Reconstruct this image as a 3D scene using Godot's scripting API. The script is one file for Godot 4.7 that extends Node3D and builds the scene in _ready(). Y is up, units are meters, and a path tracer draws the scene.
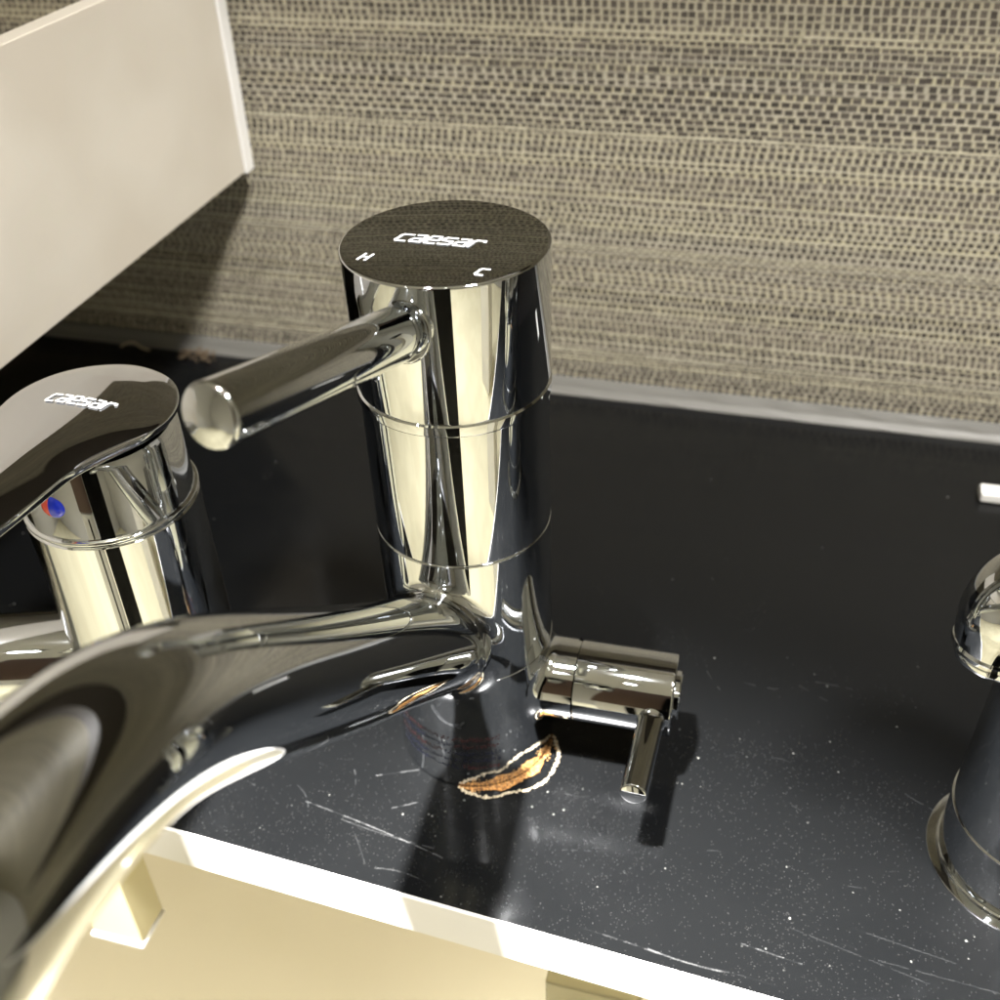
extends Node3D

var rng := RandomNumberGenerator.new()
var M := {}
const COUNTER_BACK := -0.214
const ROOM_LEFT := -1.9
const ROOM_RIGHT := 1.9
const ROOM_FRONT := 2.6
const FLOOR_Y := -0.85
const CEILING_Y := 1.75
const BODY_R := 0.0242


# ---------------------------------------------------------------- helpers
func new_st() -> SurfaceTool:
	var st := SurfaceTool.new()
	st.begin(Mesh.PRIMITIVE_TRIANGLES)
	return st


func vert(st: SurfaceTool, p: Vector3, n: Vector3, uv := Vector2.ZERO) -> void:
	st.set_normal(n)
	st.set_uv(uv)
	st.add_vertex(p)


func tri(st: SurfaceTool, a: Vector3, b: Vector3, c: Vector3, na: Vector3, nb: Vector3, nc: Vector3, ua := Vector2.ZERO, ub := Vector2.ZERO, uc := Vector2.ZERO) -> void:
	var g := (c - a).cross(b - a)
	if g.length_squared() < 1e-22:
		return
	if g.dot(na + nb + nc) < 0.0:
		vert(st, a, na, ua); vert(st, c, nc, uc); vert(st, b, nb, ub)
	else:
		vert(st, a, na, ua); vert(st, b, nb, ub); vert(st, c, nc, uc)


func quad(st: SurfaceTool, a: Vector3, b: Vector3, c: Vector3, d: Vector3, n: Vector3, ua := Vector2.ZERO, ub := Vector2.ZERO, uc := Vector2.ZERO, ud := Vector2.ZERO) -> void:
	tri(st, a, b, c, n, n, n, ua, ub, uc)
	tri(st, a, c, d, n, n, n, ua, uc, ud)


func flat_tri(st: SurfaceTool, a: Vector3, b: Vector3, c: Vector3, out: Vector3) -> void:
	var n := (c - a).cross(b - a).normalized()
	if n.dot(out) < 0:
		n = -n
	tri(st, a, b, c, n, n, n)


# a box with bevelled edges
func bevel_box(st: SurfaceTool, lo: Vector3, hi: Vector3, bev := 0.001) -> void:
	var b := minf(bev, 0.45 * minf(hi.x - lo.x, minf(hi.y - lo.y, hi.z - lo.z)))
	var c := (lo + hi) * 0.5
	var h := (hi - lo) * 0.5
	for ax in 3:
		for s in [-1.0, 1.0]:
			var n := Vector3.ZERO
			n[ax] = s
			var u := (ax + 1) % 3
			var v := (ax + 2) % 3
			var q := []
			for k in [[-1, -1], [1, -1], [1, 1], [-1, 1]]:
				var p := Vector3.ZERO
				p[ax] = s * h[ax]
				p[u] = k[0] * (h[u] - b)
				p[v] = k[1] * (h[v] - b)
				q.append(c + p)
			quad(st, q[0], q[1], q[2], q[3], n)
	for ax in 3:
		var u := (ax + 1) % 3
		var v := (ax + 2) % 3
		for su in [-1.0, 1.0]:
			for sv in [-1.0, 1.0]:
				var nu := Vector3.ZERO
				nu[u] = su
				var nv := Vector3.ZERO
				nv[v] = sv
				var p1 := Vector3.ZERO
				var p2 := Vector3.ZERO
				p1[u] = su * h[u]; p1[v] = sv * (h[v] - b)
				p2[u] = su * (h[u] - b); p2[v] = sv * h[v]
				var e := Vector3.ZERO
				e[ax] = h[ax] - b
				tri(st, c + p1 - e, c + p2 - e, c + p2 + e, nu, nv, nv)
				tri(st, c + p1 - e, c + p2 + e, c + p1 + e, nu, nv, nu)
	for sx in [-1.0, 1.0]:
		for sy in [-1.0, 1.0]:
			for sz in [-1.0, 1.0]:
				var k := Vector3(sx, sy, sz)
				var a := k * (h - Vector3(0, b, b))
				var bb := k * (h - Vector3(b, 0, b))
				var d := k * (h - Vector3(b, b, 0))
				tri(st, c + a, c + bb, c + d, Vector3(sx, 0, 0), Vector3(0, sy, 0), Vector3(0, 0, sz))


# profile: array of Vector2(radius, height), turned round the y axis
func lathe(st: SurfaceTool, prof: Array, segs := 128, t := Transform3D(), crease := 38.0) -> void:
	var n := prof.size()
	var sn := []
	for i in n - 1:
		var d: Vector2 = prof[i + 1] - prof[i]
		sn.append(Vector2(d.y, -d.x).normalized())
	for i in n - 1:
		var n0: Vector2 = sn[i]
		var n1: Vector2 = sn[i]
		if i > 0 and absf(rad_to_deg(sn[i].angle_to(sn[i - 1]))) < crease:
			n0 = (sn[i] + sn[i - 1]).normalized()
		if i < n - 2 and absf(rad_to_deg(sn[i].angle_to(sn[i + 1]))) < crease:
			n1 = (sn[i] + sn[i + 1]).normalized()
		for k in segs:
			var a0 := TAU * k / segs
			var a1 := TAU * (k + 1) / segs
			var d0 := Vector3(sin(a0), 0, cos(a0))
			var d1 := Vector3(sin(a1), 0, cos(a1))
			var p0: Vector3 = d0 * prof[i].x + Vector3(0, prof[i].y, 0)
			var p1: Vector3 = d1 * prof[i].x + Vector3(0, prof[i].y, 0)
			var p2: Vector3 = d1 * prof[i + 1].x + Vector3(0, prof[i + 1].y, 0)
			var p3: Vector3 = d0 * prof[i + 1].x + Vector3(0, prof[i + 1].y, 0)
			var m0 := d0 * n0.x + Vector3(0, n0.y, 0)
			var m1 := d1 * n0.x + Vector3(0, n0.y, 0)
			var m2 := d1 * n1.x + Vector3(0, n1.y, 0)
			var m3 := d0 * n1.x + Vector3(0, n1.y, 0)
			var b := t.basis
			tri(st, t * p0, t * p1, t * p2, b * m0, b * m1, b * m2)
			tri(st, t * p0, t * p2, t * p3, b * m0, b * m2, b * m3)


# arc of profile points (a rounded edge) round centre c from angle a to b, in degrees
func arc(c: Vector2, r: float, a: float, b: float, n := 6) -> Array:
	var out := []
	for i in n + 1:
		var k := deg_to_rad(lerpf(a, b, float(i) / n))
		out.append(c + Vector2(cos(k), sin(k)) * r)
	return out


# frame whose y axis runs along d
func along(at: Vector3, d: Vector3) -> Transform3D:
	var y := d.normalized()
	var x := y.cross(Vector3(0.13, 0.3, 0.94))
	if x.length() < 0.1:
		x = y.cross(Vector3.RIGHT)
	x = x.normalized()
	return Transform3D(Basis(x, y, x.cross(y)), at)


# swept tube: pts, radii; round caps of given kinds
func sweep(st: SurfaceTool, pts: Array, rad: Array, segs := 96) -> void:
	var n := pts.size()
	var tang := []
	for i in n:
		var a: Vector3 = pts[maxi(i - 1, 0)]
		var b: Vector3 = pts[mini(i + 1, n - 1)]
		tang.append((b - a).normalized())
	var side: Vector3 = tang[0].cross(Vector3.UP).normalized()
	var rings := []
	var norms := []
	for i in n:
		side = (side - tang[i] * side.dot(tang[i])).normalized()
		var up: Vector3 = side.cross(tang[i])
		var ring := []
		var nn := []
		var a: Vector3 = pts[maxi(i - 1, 0)]
		var b: Vector3 = pts[mini(i + 1, n - 1)]
		var dr: float = (rad[mini(i + 1, n - 1)] - rad[maxi(i - 1, 0)]) / maxf((b - a).length(), 1e-6)
		for k in segs + 1:
			var w := TAU * k / segs
			var d := side * cos(w) + up * sin(w)
			ring.append(pts[i] + d * rad[i])
			nn.append((d - tang[i] * dr).normalized())
		rings.append(ring)
		norms.append(nn)
	for i in n - 1:
		for k in segs:
			tri(st, rings[i][k], rings[i][k + 1], rings[i + 1][k + 1], norms[i][k], norms[i][k + 1], norms[i + 1][k + 1])
			tri(st, rings[i][k], rings[i + 1][k + 1], rings[i + 1][k], norms[i][k], norms[i + 1][k + 1], norms[i + 1][k])


func smooth_path(ctrl: Array, steps: int) -> Array:
	var out := []
	for i in ctrl.size() - 1:
		var p0 = ctrl[maxi(i - 1, 0)]
		var p1 = ctrl[i]
		var p2 = ctrl[i + 1]
		var p3 = ctrl[mini(i + 2, ctrl.size() - 1)]
		for k in steps:
			out.append(p1.cubic_interpolate(p2, p0, p3, float(k) / steps))
	out.append(ctrl[-1])
	return out


# cubic b-spline through the ends: smoother than the path's own corners
func spline_path(ctrl: Array, steps: int) -> Array:
	var c := [ctrl[0] * 2.0 - ctrl[1]] + ctrl + [ctrl[-1] * 2.0 - ctrl[-2]]
	var out := []
	for i in c.size() - 3:
		for k in steps + (1 if i == c.size() - 4 else 0):
			var t := float(k) / steps
			out.append((c[i] * pow(1.0 - t, 3) + c[i + 1] * (3.0 * t * t * t - 6.0 * t * t + 4.0) + c[i + 2] * (-3.0 * t * t * t + 3.0 * t * t + 3.0 * t + 1.0) + c[i + 3] * t * t * t) / 6.0)
	return out


func part(st: SurfaceTool, called: String, m: Material, parent: Node3D) -> MeshInstance3D:
	var o := MeshInstance3D.new()
	o.name = called
	o.mesh = st.commit()
	o.material_override = null
	for i in o.mesh.get_surface_count():
		o.mesh.surface_set_material(i, m)
	o.cast_shadow = GeometryInstance3D.SHADOW_CASTING_SETTING_ON
	parent.add_child(o, true)
	return o


func thing(called: String, label: String, category: String, at := Vector3.ZERO, group := "") -> Node3D:
	var o := Node3D.new()
	o.name = called
	add_child(o, true)
	o.position = at
	o.set_meta("label", label)
	o.set_meta("category", category)
	if group:
		o.set_meta("group", group)
	return o


func structure(called: String, label: String) -> Node3D:
	var o := Node3D.new()
	o.name = called
	add_child(o, true)
	o.set_meta("kind", "structure")
	o.set_meta("label", label)
	return o


func mat(c: Color, rough: float, metal := 0.0, spec := 0.5) -> StandardMaterial3D:
	var m := StandardMaterial3D.new()
	m.albedo_color = c.linear_to_srgb()
	m.roughness = rough
	m.metallic = metal
	m.metallic_specular = spec
	m.cull_mode = BaseMaterial3D.CULL_DISABLED
	return m


func noise_tex(freq: float, lo: Color, hi: Color, sd: int, size := 512, p0 := 0.3, p1 := 0.7) -> NoiseTexture2D:
	var nz := FastNoiseLite.new()
	nz.seed = sd
	nz.frequency = freq
	nz.fractal_octaves = 4
	var t := NoiseTexture2D.new()
	t.width = size
	t.height = size
	t.seamless = true
	t.noise = nz
	var g := Gradient.new()
	g.offsets = PackedFloat32Array([p0, p1])
	g.colors = PackedColorArray([lo, hi])
	t.color_ramp = g
	return t


# ---------------------------------------------------------------- textures
func wallpaper_material() -> StandardMaterial3D:
	var n := 2048
	var im := Image.create(n, n, false, Image.FORMAT_RGB8)
	var bump := Image.create(n, n, false, Image.FORMAT_RGB8)
	bump.fill(Color(0.75, 0.75, 0.75))
	im.fill(Color(0.66, 0.63, 0.53))
	rng.seed = 71
	var y := 0
	var band := 0
	var band_pitch := 12.5
	var band_open := 0.75
	var band_row := 10
	var band_tone := 0.0
	while y < n:
		if band <= 0:
			band = rng.randi_range(2, 7)
			band_pitch = [11.0, 12.6, 13.0, 13.6, 14.5, 17.0][rng.randi_range(0, 5)]
			band_open = rng.randf_range(0.62, 0.84)
			band_row = [7, 10, 11, 11, 12, 13][rng.randi_range(0, 5)]
			band_tone = rng.randf_range(-0.05, 0.05)
		band -= 1
		var rowh: int = mini(band_row + rng.randi_range(-1, 1), n - y)
		var thread := 2 + (1 if rng.randf() < 0.35 else 0)
		var tint := rng.randf()
		var line := Color(0.74, 0.715, 0.64)
		if tint < 0.14:
			line = Color(0.77, 0.745, 0.655)
			thread += 1
		elif tint < 0.3:
			line = Color(0.62, 0.60, 0.54)
		var warp := Color(0.69, 0.665, 0.60).lerp(Color(0.73, 0.70, 0.59), rng.randf())
		im.fill_rect(Rect2i(0, y, n, rowh), warp)
		var count := int(round(n / band_pitch))
		var off := rng.randf_range(0, band_pitch)
		for k in count + 1:
			var x0 := int(k * n / float(count) + off + rng.randf_range(-1.2, 1.2)) - int(band_pitch)
			var w := maxi(3, int(band_pitch * band_open + rng.randf_range(-1.3, 1.0)))
			var v := 0.36 + band_tone + rng.randf_range(-0.06, 0.07)
			var c := Color(v * 1.05, v * 0.98, v * 0.89)
			var top := y + thread + rng.randi_range(-1, 1)
			var hh := rowh - thread
			im.fill_rect(Rect2i(x0, top, w, hh), c)
			im.fill_rect(Rect2i(x0 + 1, top + hh / 3, maxi(w - 2, 1), maxi(hh / 3, 1)), c.darkened(0.12))
			bump.fill_rect(Rect2i(x0, top, w, hh), Color(0.4, 0.4, 0.4))
		# the weft thread, slubbed
		var x := 0
		while x < n:
			var l := rng.randi_range(14, 90)
			var cc := line.lightened(rng.randf_range(0.0, 0.10)) if rng.randf() < 0.5 else line.darkened(rng.randf_range(0.0, 0.14))
			im.fill_rect(Rect2i(x, y + (1 if rng.randf() < 0.2 else 0), l, thread), cc)
			x += l
		bump.fill_rect(Rect2i(0, y, n, thread), Color(0.95, 0.95, 0.95))
		y += rowh
	var m := mat(Color(1, 1, 1), 0.55, 0.0, 0.4)
	m.albedo_color = Color(1, 1, 1)
	m.albedo_texture = ImageTexture.create_from_image(im)
	bump.bump_map_to_normal_map(2.0)
	m.normal_enabled = true
	m.normal_texture = ImageTexture.create_from_image(bump)
	m.normal_scale = 0.5
	return m


# counter sheet: x from -0.5 to 0.3, z from back to front; picture of its dust and scratches
const CX0 := -0.30
const CX1 := 0.25
const CZ0 := -0.214
const CZ1 := 0.082


func counter_px(n: Vector2i, x: float, z: float) -> Vector2:
	return Vector2((x - CX0) / (CX1 - CX0) * n.x, (z - CZ0) / (CZ1 - CZ0) * n.y)


func blot(im: Image, p: Vector2, r: float, c: Color, a: float) -> void:
	for yy in range(int(p.y - r - 1), int(p.y + r + 2)):
		for xx in range(int(p.x - r - 1), int(p.x + r + 2)):
			if xx < 0 or yy < 0 or xx >= im.get_width() or yy >= im.get_height():
				continue
			var d := Vector2(xx, yy).distance_to(p)
			var k := clampf(r + 0.5 - d, 0.0, 1.0) * a
			if k > 0.0:
				im.set_pixel(xx, yy, im.get_pixel(xx, yy).lerp(c, k))


func scratch(im: Image, a: Vector2, b: Vector2, r: float, c: Color, al: float, broken := 0.3, bow := 0.0) -> void:
	var l := a.distance_to(b)
	var steps := int(l / 0.8) + 1
	var side := (b - a).orthogonal().normalized()
	var on := 1.0
	for i in steps:
		if i % 9 == 0:
			on = 0.15 if rng.randf() < broken else rng.randf_range(0.5, 1.0)
		var t := float(i) / steps
		blot(im, a.lerp(b, t) + side * bow * 4.0 * t * (1.0 - t) + Vector2(rng.randf_range(-0.3, 0.3), rng.randf_range(-0.3, 0.3)), r, c, al * on)


func counter_material() -> StandardMaterial3D:
	var n := Vector2i(2048, 1102)
	var im := Image.create(n.x, n.y, false, Image.FORMAT_RGB8)
	im.fill(Color(0.056, 0.059, 0.066))
	rng.seed = 12
	var dust := FastNoiseLite.new()
	dust.seed = 5
	dust.frequency = 2.4
	dust.fractal_octaves = 4
	# fine settled dust: speckle, thicker in patches and along the worn front
	for i in 90000:
		var x := rng.randf_range(CX0, CX1)
		var z := rng.randf_range(CZ0, CZ1)
		var d := dust.get_noise_2d(x * 12.0, z * 12.0) * 0.7 + 0.06 + (0.5 if z > -0.015 else 0.0)
		if rng.randf() > d:
			continue
		var p := counter_px(n, x, z)
		var v := rng.randf_range(0.09, 0.19)
		im.set_pixel(clampi(int(p.x), 0, n.x - 1), clampi(int(p.y), 0, n.y - 1), Color(v, v, v))
	for i in 1000:
		var x := rng.randf_range(CX0, CX1)
		var z := rng.randf_range(CZ0, CZ1)
		var d := dust.get_noise_2d(x * 12.0, z * 12.0) * 0.9 + 0.2 + (0.3 if z > -0.02 else -0.1)
		if rng.randf() > d:
			continue
		var v := rng.randf_range(0.4, 0.9)
		blot(im, counter_px(n, x, z), rng.randf_range(0.5, 1.1), Color(v, v, v * 0.96), rng.randf_range(0.5, 1.0))
	var grey := Color(0.62, 0.62, 0.62)
	# the scratches one can follow in the photograph: x0 z0 x1 z1 radius strength
	for s in SCRATCHES:
		scratch(im, counter_px(n, s[0], s[1]), counter_px(n, s[2], s[3]), s[4], grey, s[5], 0.3, s[6])
	for i in 90:
		var c := Vector2(rng.randf_range(-0.2, 0.22), rng.randf_range(-0.06, 0.062))
		var l := rng.randf_range(0.003, 0.014)
		var w := rng.randf_range(-0.5, 0.5) + (1.3 if rng.randf() < 0.3 else 0.0)
		var e := c + Vector2(cos(w), sin(w)) * l
		scratch(im, counter_px(n, c.x, c.y), counter_px(n, e.x, e.y), 0.4, Color(0.4, 0.4, 0.4), rng.randf_range(0.1, 0.45), 0.4, rng.randf_range(-3, 3))
	var m := mat(Color.WHITE, 0.17, 0.0, 0.34)
	m.albedo_color = Color.WHITE
	m.albedo_texture = ImageTexture.create_from_image(im)
	m.roughness = 1.0
	m.roughness_texture = noise_tex(0.012, Color(0.12, 0.12, 0.12), Color(0.22, 0.22, 0.22), 9)
	m.roughness_texture_channel = BaseMaterial3D.TEXTURE_CHANNEL_RED
	return m


var SCRATCHES := [
	[-0.043, 0.041, 0.004, 0.0500, 0.5, 0.55, 2.0],
	[-0.030, 0.0445, 0.0005, 0.0475, 0.4, 0.4, -2.0],
	[-0.0255, 0.0265, -0.0130, 0.0210, 0.5, 0.5, 0.0],
	[-0.0165, 0.0370, -0.0095, 0.0330, 0.5, 0.5, 0.0],
	[-0.0330, 0.0260, -0.0300, 0.0360, 0.4, 0.4, 3.0],
	[-0.0480, 0.0360, -0.0410, 0.0440, 0.4, 0.3, 4.0],
	[-0.0140, 0.0580, 0.0020, 0.0590, 0.5, 0.4, 4.0],
	[0.0480, 0.0620, 0.0700, 0.0645, 0.5, 0.3, 1.0],
	[0.0660, 0.0636, 0.0860, 0.0652, 0.7, 0.35, -2.0],
	[0.0840, 0.0650, 0.1000, 0.0658, 0.4, 0.25, 1.0],
	[0.0900, 0.0560, 0.1060, 0.0580, 0.5, 0.4, 0.0],
	[0.1020, 0.0480, 0.1400, 0.0560, 0.4, 0.2, 0.0],
	[0.1180, 0.0440, 0.1450, 0.0480, 0.4, 0.25, 0.0],
	[0.1250, 0.0520, 0.1600, 0.0540, 0.4, 0.2, 0.0],
	[-0.1000, -0.0300, -0.0700, -0.0450, 0.4, 0.25, 0.0],
	[-0.0950, -0.0150, -0.0760, -0.0260, 0.4, 0.25, 0.0],
]


# ---------------------------------------------------------------- lettering
const LETTERS := {
	"c": [[1, .75, .12, .75], [.12, .75, 0, .62], [0, .62, 0, .12], [0, .12, .12, 0], [.12, 0, .95, 0]],
	"a": [[.08, .75, .88, .75], [.88, .75, 1, .63], [1, .63, 1, 0], [1, 0, .1, 0], [.1, 0, 0, .1], [0, .1, 0, .28], [0, .28, .1, .38], [.1, .38, 1, .38]],
	"e": [[.95, 0, .12, 0], [.12, 0, 0, .12], [0, .12, 0, .63], [0, .63, .12, .75], [.12, .75, .9, .75], [.9, .75, 1, .65], [1, .65, 1, .37], [1, .37, 0, .37]],
	"s": [[1, .75, .1, .75], [.1, .75, 0, .65], [0, .65, .05, .4], [.05, .4, .95, .36], [.95, .36, 1, .1], [1, .1, .9, 0], [.9, 0, 0, 0]],
	"r": [[0, 0, 0, .63], [0, .63, .12, .75], [.12, .75, .85, .75], [.85, .75, .95, .62]],
	"H": [[0, 0, 0, 1], [.7, 0, .7, 1], [0, .5, .7, .5]],
	"C": [[.7, 1, .15, 1], [.15, 1, 0, .85], [0, .85, 0, .15], [0, .15, .15, 0], [.15, 0, .7, 0]],
}


# flat strokes: maps letter space through place(u, v) -> [point, normal]
func write(st: SurfaceTool, text: String, origin: Vector2, size: Vector2, gap: float, slant: float, stroke: float, place: Callable) -> void:
	var x := origin.x
	var lift := 0.0
	for ch in text:
		for s in LETTERS[ch]:
			var a := Vector2(x + s[0] * size.x + s[1] * size.y * slant, origin.y + s[1] * size.y)
			var b := Vector2(x + s[2] * size.x + s[3] * size.y * slant, origin.y + s[3] * size.y)
			var d := (b - a).normalized()
			var w := d.orthogonal() * stroke * 0.5
			var e := d * stroke * 0.42
			var q := [a - e + w, b + e + w, b + e - w, a - e - w]
			var p := []
			for k in q:
				var h: Array = place.call(k)
				p.append([h[0] + h[1] * lift, h[1]])
			lift = fmod(lift + 0.000013, 0.000120)
			tri(st, p[0][0], p[1][0], p[2][0], p[0][1], p[1][1], p[2][1])
			tri(st, p[0][0], p[2][0], p[3][0], p[0][1], p[2][1], p[3][1])
		x += size.x + gap


# ---------------------------------------------------------------- smooth-joined metal bodies
func sd_column(p: Vector3) -> float:
	return Vector2(p.x, p.z).length() - BODY_R


func sd_rod(p: Vector3, a: Vector3, d: Vector3, r: float) -> float:
	var q := p - a
	var t := maxf(q.dot(d), 0.0)
	return (q - d * t).length() - r


func fillet(a: float, b: float, k: float) -> float:
	var u := Vector2(maxf(k - a, 0.0), maxf(k - b, 0.0))
	return maxf(k, minf(a, b)) - u.length()


const TEE_Y := 0.0295
const SPOUT_ROOT := Vector3(0.0, 0.0415, 0.0)
var tee_dir := Vector3(1, 0, -0.02).normalized()
var spout_side := Vector3(sin(-0.05), 0, cos(-0.05))
var spout_dir := (Vector3(sin(-0.05), 0, cos(-0.05)) + Vector3(0, 0.775, 0)).normalized()
const TEE_R := 0.0124
const SPOUT_R := 0.0136


func sd_body(p: Vector3) -> float:
	var d := sd_column(p)
	d = fillet(d, sd_rod(p, Vector3(0, TEE_Y, 0), tee_dir, TEE_R), 0.0028)
	return fillet(d, sd_rod(p, SPOUT_ROOT, spout_dir, SPOUT_R), 0.0045)


func grad_of(f: Callable, p: Vector3) -> Vector3:
	var e := 0.00008
	return Vector3(f.call(p + Vector3(e, 0, 0)) - f.call(p - Vector3(e, 0, 0)), f.call(p + Vector3(0, e, 0)) - f.call(p - Vector3(0, e, 0)), f.call(p + Vector3(0, 0, e)) - f.call(p - Vector3(0, 0, e))).normalized()


func surface_net(f: Callable, lo: Vector3, hi: Vector3, cell: Vector3, keep: Callable) -> SurfaceTool:
	var nx := int(ceil((hi.x - lo.x) / cell.x)) + 1
	var ny := int(ceil((hi.y - lo.y) / cell.y)) + 1
	var nz := int(ceil((hi.z - lo.z) / cell.z)) + 1
	var val := PackedFloat32Array()
	val.resize(nx * ny * nz)
	for k in nz:
		for j in ny:
			for i in nx:
				val[(k * ny + j) * nx + i] = f.call(lo + Vector3(i, j, k) * cell)
	var pos := {}
	var nor := {}
	for k in nz - 1:
		for j in ny - 1:
			for i in nx - 1:
				var c := (k * ny + j) * nx + i
				var neg := 0
				for o in [0, 1, nx, nx + 1, nx * ny, nx * ny + 1, nx * ny + nx, nx * ny + nx + 1]:
					if val[c + o] < 0.0:
						neg += 1
				if neg == 0 or neg == 8:
					continue
				var p := lo + (Vector3(i, j, k) + Vector3(0.5, 0.5, 0.5)) * cell
				var g := Vector3.ZERO
				for it in 3:
					g = grad_of(f, p)
					p -= g * float(f.call(p))
				pos[c] = p
				nor[c] = grad_of(f, p)
	var st := new_st()
	var steps := [1, nx, nx * ny]
	for k in range(1, nz - 1):
		for j in range(1, ny - 1):
			for i in range(1, nx - 1):
				var c := (k * ny + j) * nx + i
				for ax in 3:
					if (val[c] < 0.0) == (val[c + steps[ax]] < 0.0):
						continue
					var u: int = steps[(ax + 1) % 3]
					var v: int = steps[(ax + 2) % 3]
					var q := [c, c - u, c - u - v, c - v]
					var ok := true
					for w in q:
						if not pos.has(w) or not keep.call(pos[w]):
							ok = false
					if ok:
						tri(st, pos[q[0]], pos[q[1]], pos[q[2]], nor[q[0]], nor[q[1]], nor[q[2]])
						tri(st, pos[q[0]], pos[q[2]], pos[q[3]], nor[q[0]], nor[q[2]], nor[q[3]])
	return st


# ---------------------------------------------------------------- the main mixer
func main_mixer() -> void:
	var t := thing("mixer_tap", "tall chrome mixer tap with round rod handle, arched spout and side valve", "tap")
	# body with side branch and spout root
	var body := surface_net(sd_body, Vector3(-0.0275, -0.0012, -0.0275), Vector3(0.041, 0.0900, 0.060), Vector3(0.0012, 0.0012, 0.0012),
		func(p: Vector3) -> bool: return p.y < 0.0884 and p.y > -0.0005 and p.dot(tee_dir) < 0.0332 and (p - SPOUT_ROOT).dot(spout_dir) < 0.052)
	part(body, "body", M.chrome, t)
	var st := new_st()
	lathe(st, [Vector2(BODY_R - 0.0004, 0.0452)] + arc(Vector2(BODY_R, 0.0452), 0.00016, -90, 90, 6) + [Vector2(BODY_R - 0.0004, 0.0454)], 160)
	part(st, "seam_ring", M.chrome, t)
	st = new_st()
	lathe(st, [Vector2(BODY_R - 0.0012, 0.0864)] + arc(Vector2(BODY_R - 0.0004, 0.0882), 0.0005, -90, 90, 8) + [Vector2(BODY_R - 0.0012, 0.0890)], 160)
	part(st, "seam_ring", M.chrome, t)
	# upper barrel
	st = new_st()
	var y0 := 0.0886
	lathe(st, [Vector2(0.02, y0)] + arc(Vector2(BODY_R - 0.0005, y0 + 0.0005), 0.0005, -90, 0, 4) + [Vector2(BODY_R, 0.1300)], 160)
	part(st, "barrel", M.chrome, t)
	# cap
	st = new_st()
	lathe(st, [Vector2(0.0240, 0.1290)] + arc(Vector2(0.0243, 0.1297), 0.0006, -90, 0, 6) + [Vector2(0.0248, 0.1320), Vector2(0.0244, 0.1324), Vector2(0.0246, 0.1330)] + [Vector2(0.0250, 0.1678)] + arc(Vector2(0.0243, 0.1678), 0.0007, 0, 90, 6) + [Vector2(0, 0.1685)], 192)
	var cap := part(st, "cap", M.chrome, t)
	# lettering on the cap: laser-etched, pale
	var o := LOGO_A
	var ux := (LOGO_B - LOGO_A).normalized()
	var uy := ux.rotated(Vector3.UP, PI / 2)
	var flat := func(k: Vector2) -> Array: return [o + ux * k.x + uy * k.y + Vector3(0, 0.00008, 0), Vector3.UP]
	st = new_st()
	var L := LOGO_A.distance_to(LOGO_B)
	write(st, "caesar", Vector2.ZERO, Vector2(L * 0.118, L * 0.235), L * 0.052, 0.28, L * 0.040, flat)
	part(st, "etched_lettering", M.etch, cap)
	for h in [["H", H_AT], ["C", C_AT]]:
		o = h[1]
		var at: Vector3 = h[1]
		var pl := func(k: Vector2) -> Array: return [at + ux * k.x + uy * k.y + Vector3(0, 0.00008, 0), Vector3.UP]
		st = new_st()
		write(st, h[0], Vector2(-0.0010, -0.0016), Vector2(0.0026, 0.0032), 0.0, 0.25, 0.0006, pl)
		part(st, "etched_letter", M.etch, cap)
	# rod handle
	var base := Vector3(-0.0018, 0.1560, 0.0200)
	var tip := ROD_TIP
	var len := base.distance_to(tip)
	st = new_st()
	lathe(st, [Vector2(0.0046, 0.0), Vector2(0.0046, 0.0065), Vector2(0.0060, 0.0075), Vector2(0.0064, 0.0085), Vector2(0.0064, len - 0.0012)] + arc(Vector2(0.0053, len - 0.0012), 0.0011, 0, 62, 6) + [Vector2(0.0050, len - 0.0001), Vector2(0.0040, len + 0.0003), Vector2(0.0027, len + 0.0007), Vector2(0.0013, len + 0.0009), Vector2(0.0, len + 0.00095)], 96, along(base, tip - base))
	var rod := part(st, "rod_handle", M.chrome, t)
	st = new_st()
	lathe(st, [Vector2(0.0066, 0.0040)] + arc(Vector2(0.0068, 0.0052), 0.0006, -60, 90, 6) + [Vector2(0.0044, 0.0058)], 64, along(base, tip - base))
	part(st, "rod_collar", M.chrome, rod)
	# spout
	var path := []
	for q in [[0.0300, 0.0648], [0.0396, 0.0723], [0.0590, 0.0876], [0.0784, 0.1029], [0.1025, 0.1225], [0.1207, 0.1377], [0.1344, 0.1472], [0.1449, 0.1517], [0.1545, 0.1536], [0.1640, 0.1546], [0.1780, 0.1540], [0.1900, 0.1490], [0.1970, 0.1400], [0.1990, 0.1310]]:
		path.append(spout_side * q[0] + Vector3(0, q[1], 0))
	# start it exactly on the root axis
	path[0] = SPOUT_ROOT + spout_dir * 0.0400
	path[1] = SPOUT_ROOT + spout_dir * 0.0500
	var sm := spline_path(path, 10)
	var rr := []
	for i in sm.size():
		var k := float(i) / (sm.size() - 1)
		rr.append(0.01375 + 0.0008 * smoothstep(0.05, 0.4, k) - 0.0020 * smoothstep(0.75, 1.0, k))
	st = new_st()
	sweep(st, sm, rr, 128)
	var sp := part(st, "spout", M.chrome, t)
	st = new_st()
	var en: Vector3 = sm[-1]
	var dn: Vector3 = (sm[-1] - sm[-3]).normalized()
	lathe(st, [Vector2(0.0, 0.0015), Vector2(0.0088, 0.0015), Vector2(0.0092, 0.004), Vector2(0.0118, 0.004), Vector2(0.0122, 0.0034), Vector2(0.0122, -0.001), Vector2(0.0, -0.001)], 64, along(en, dn))
	part(st, "aerator", M.chrome, sp)
	# side valve
	var a := Vector3(0, TEE_Y, 0) + tee_dir * 0.0331
	st = new_st()
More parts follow.
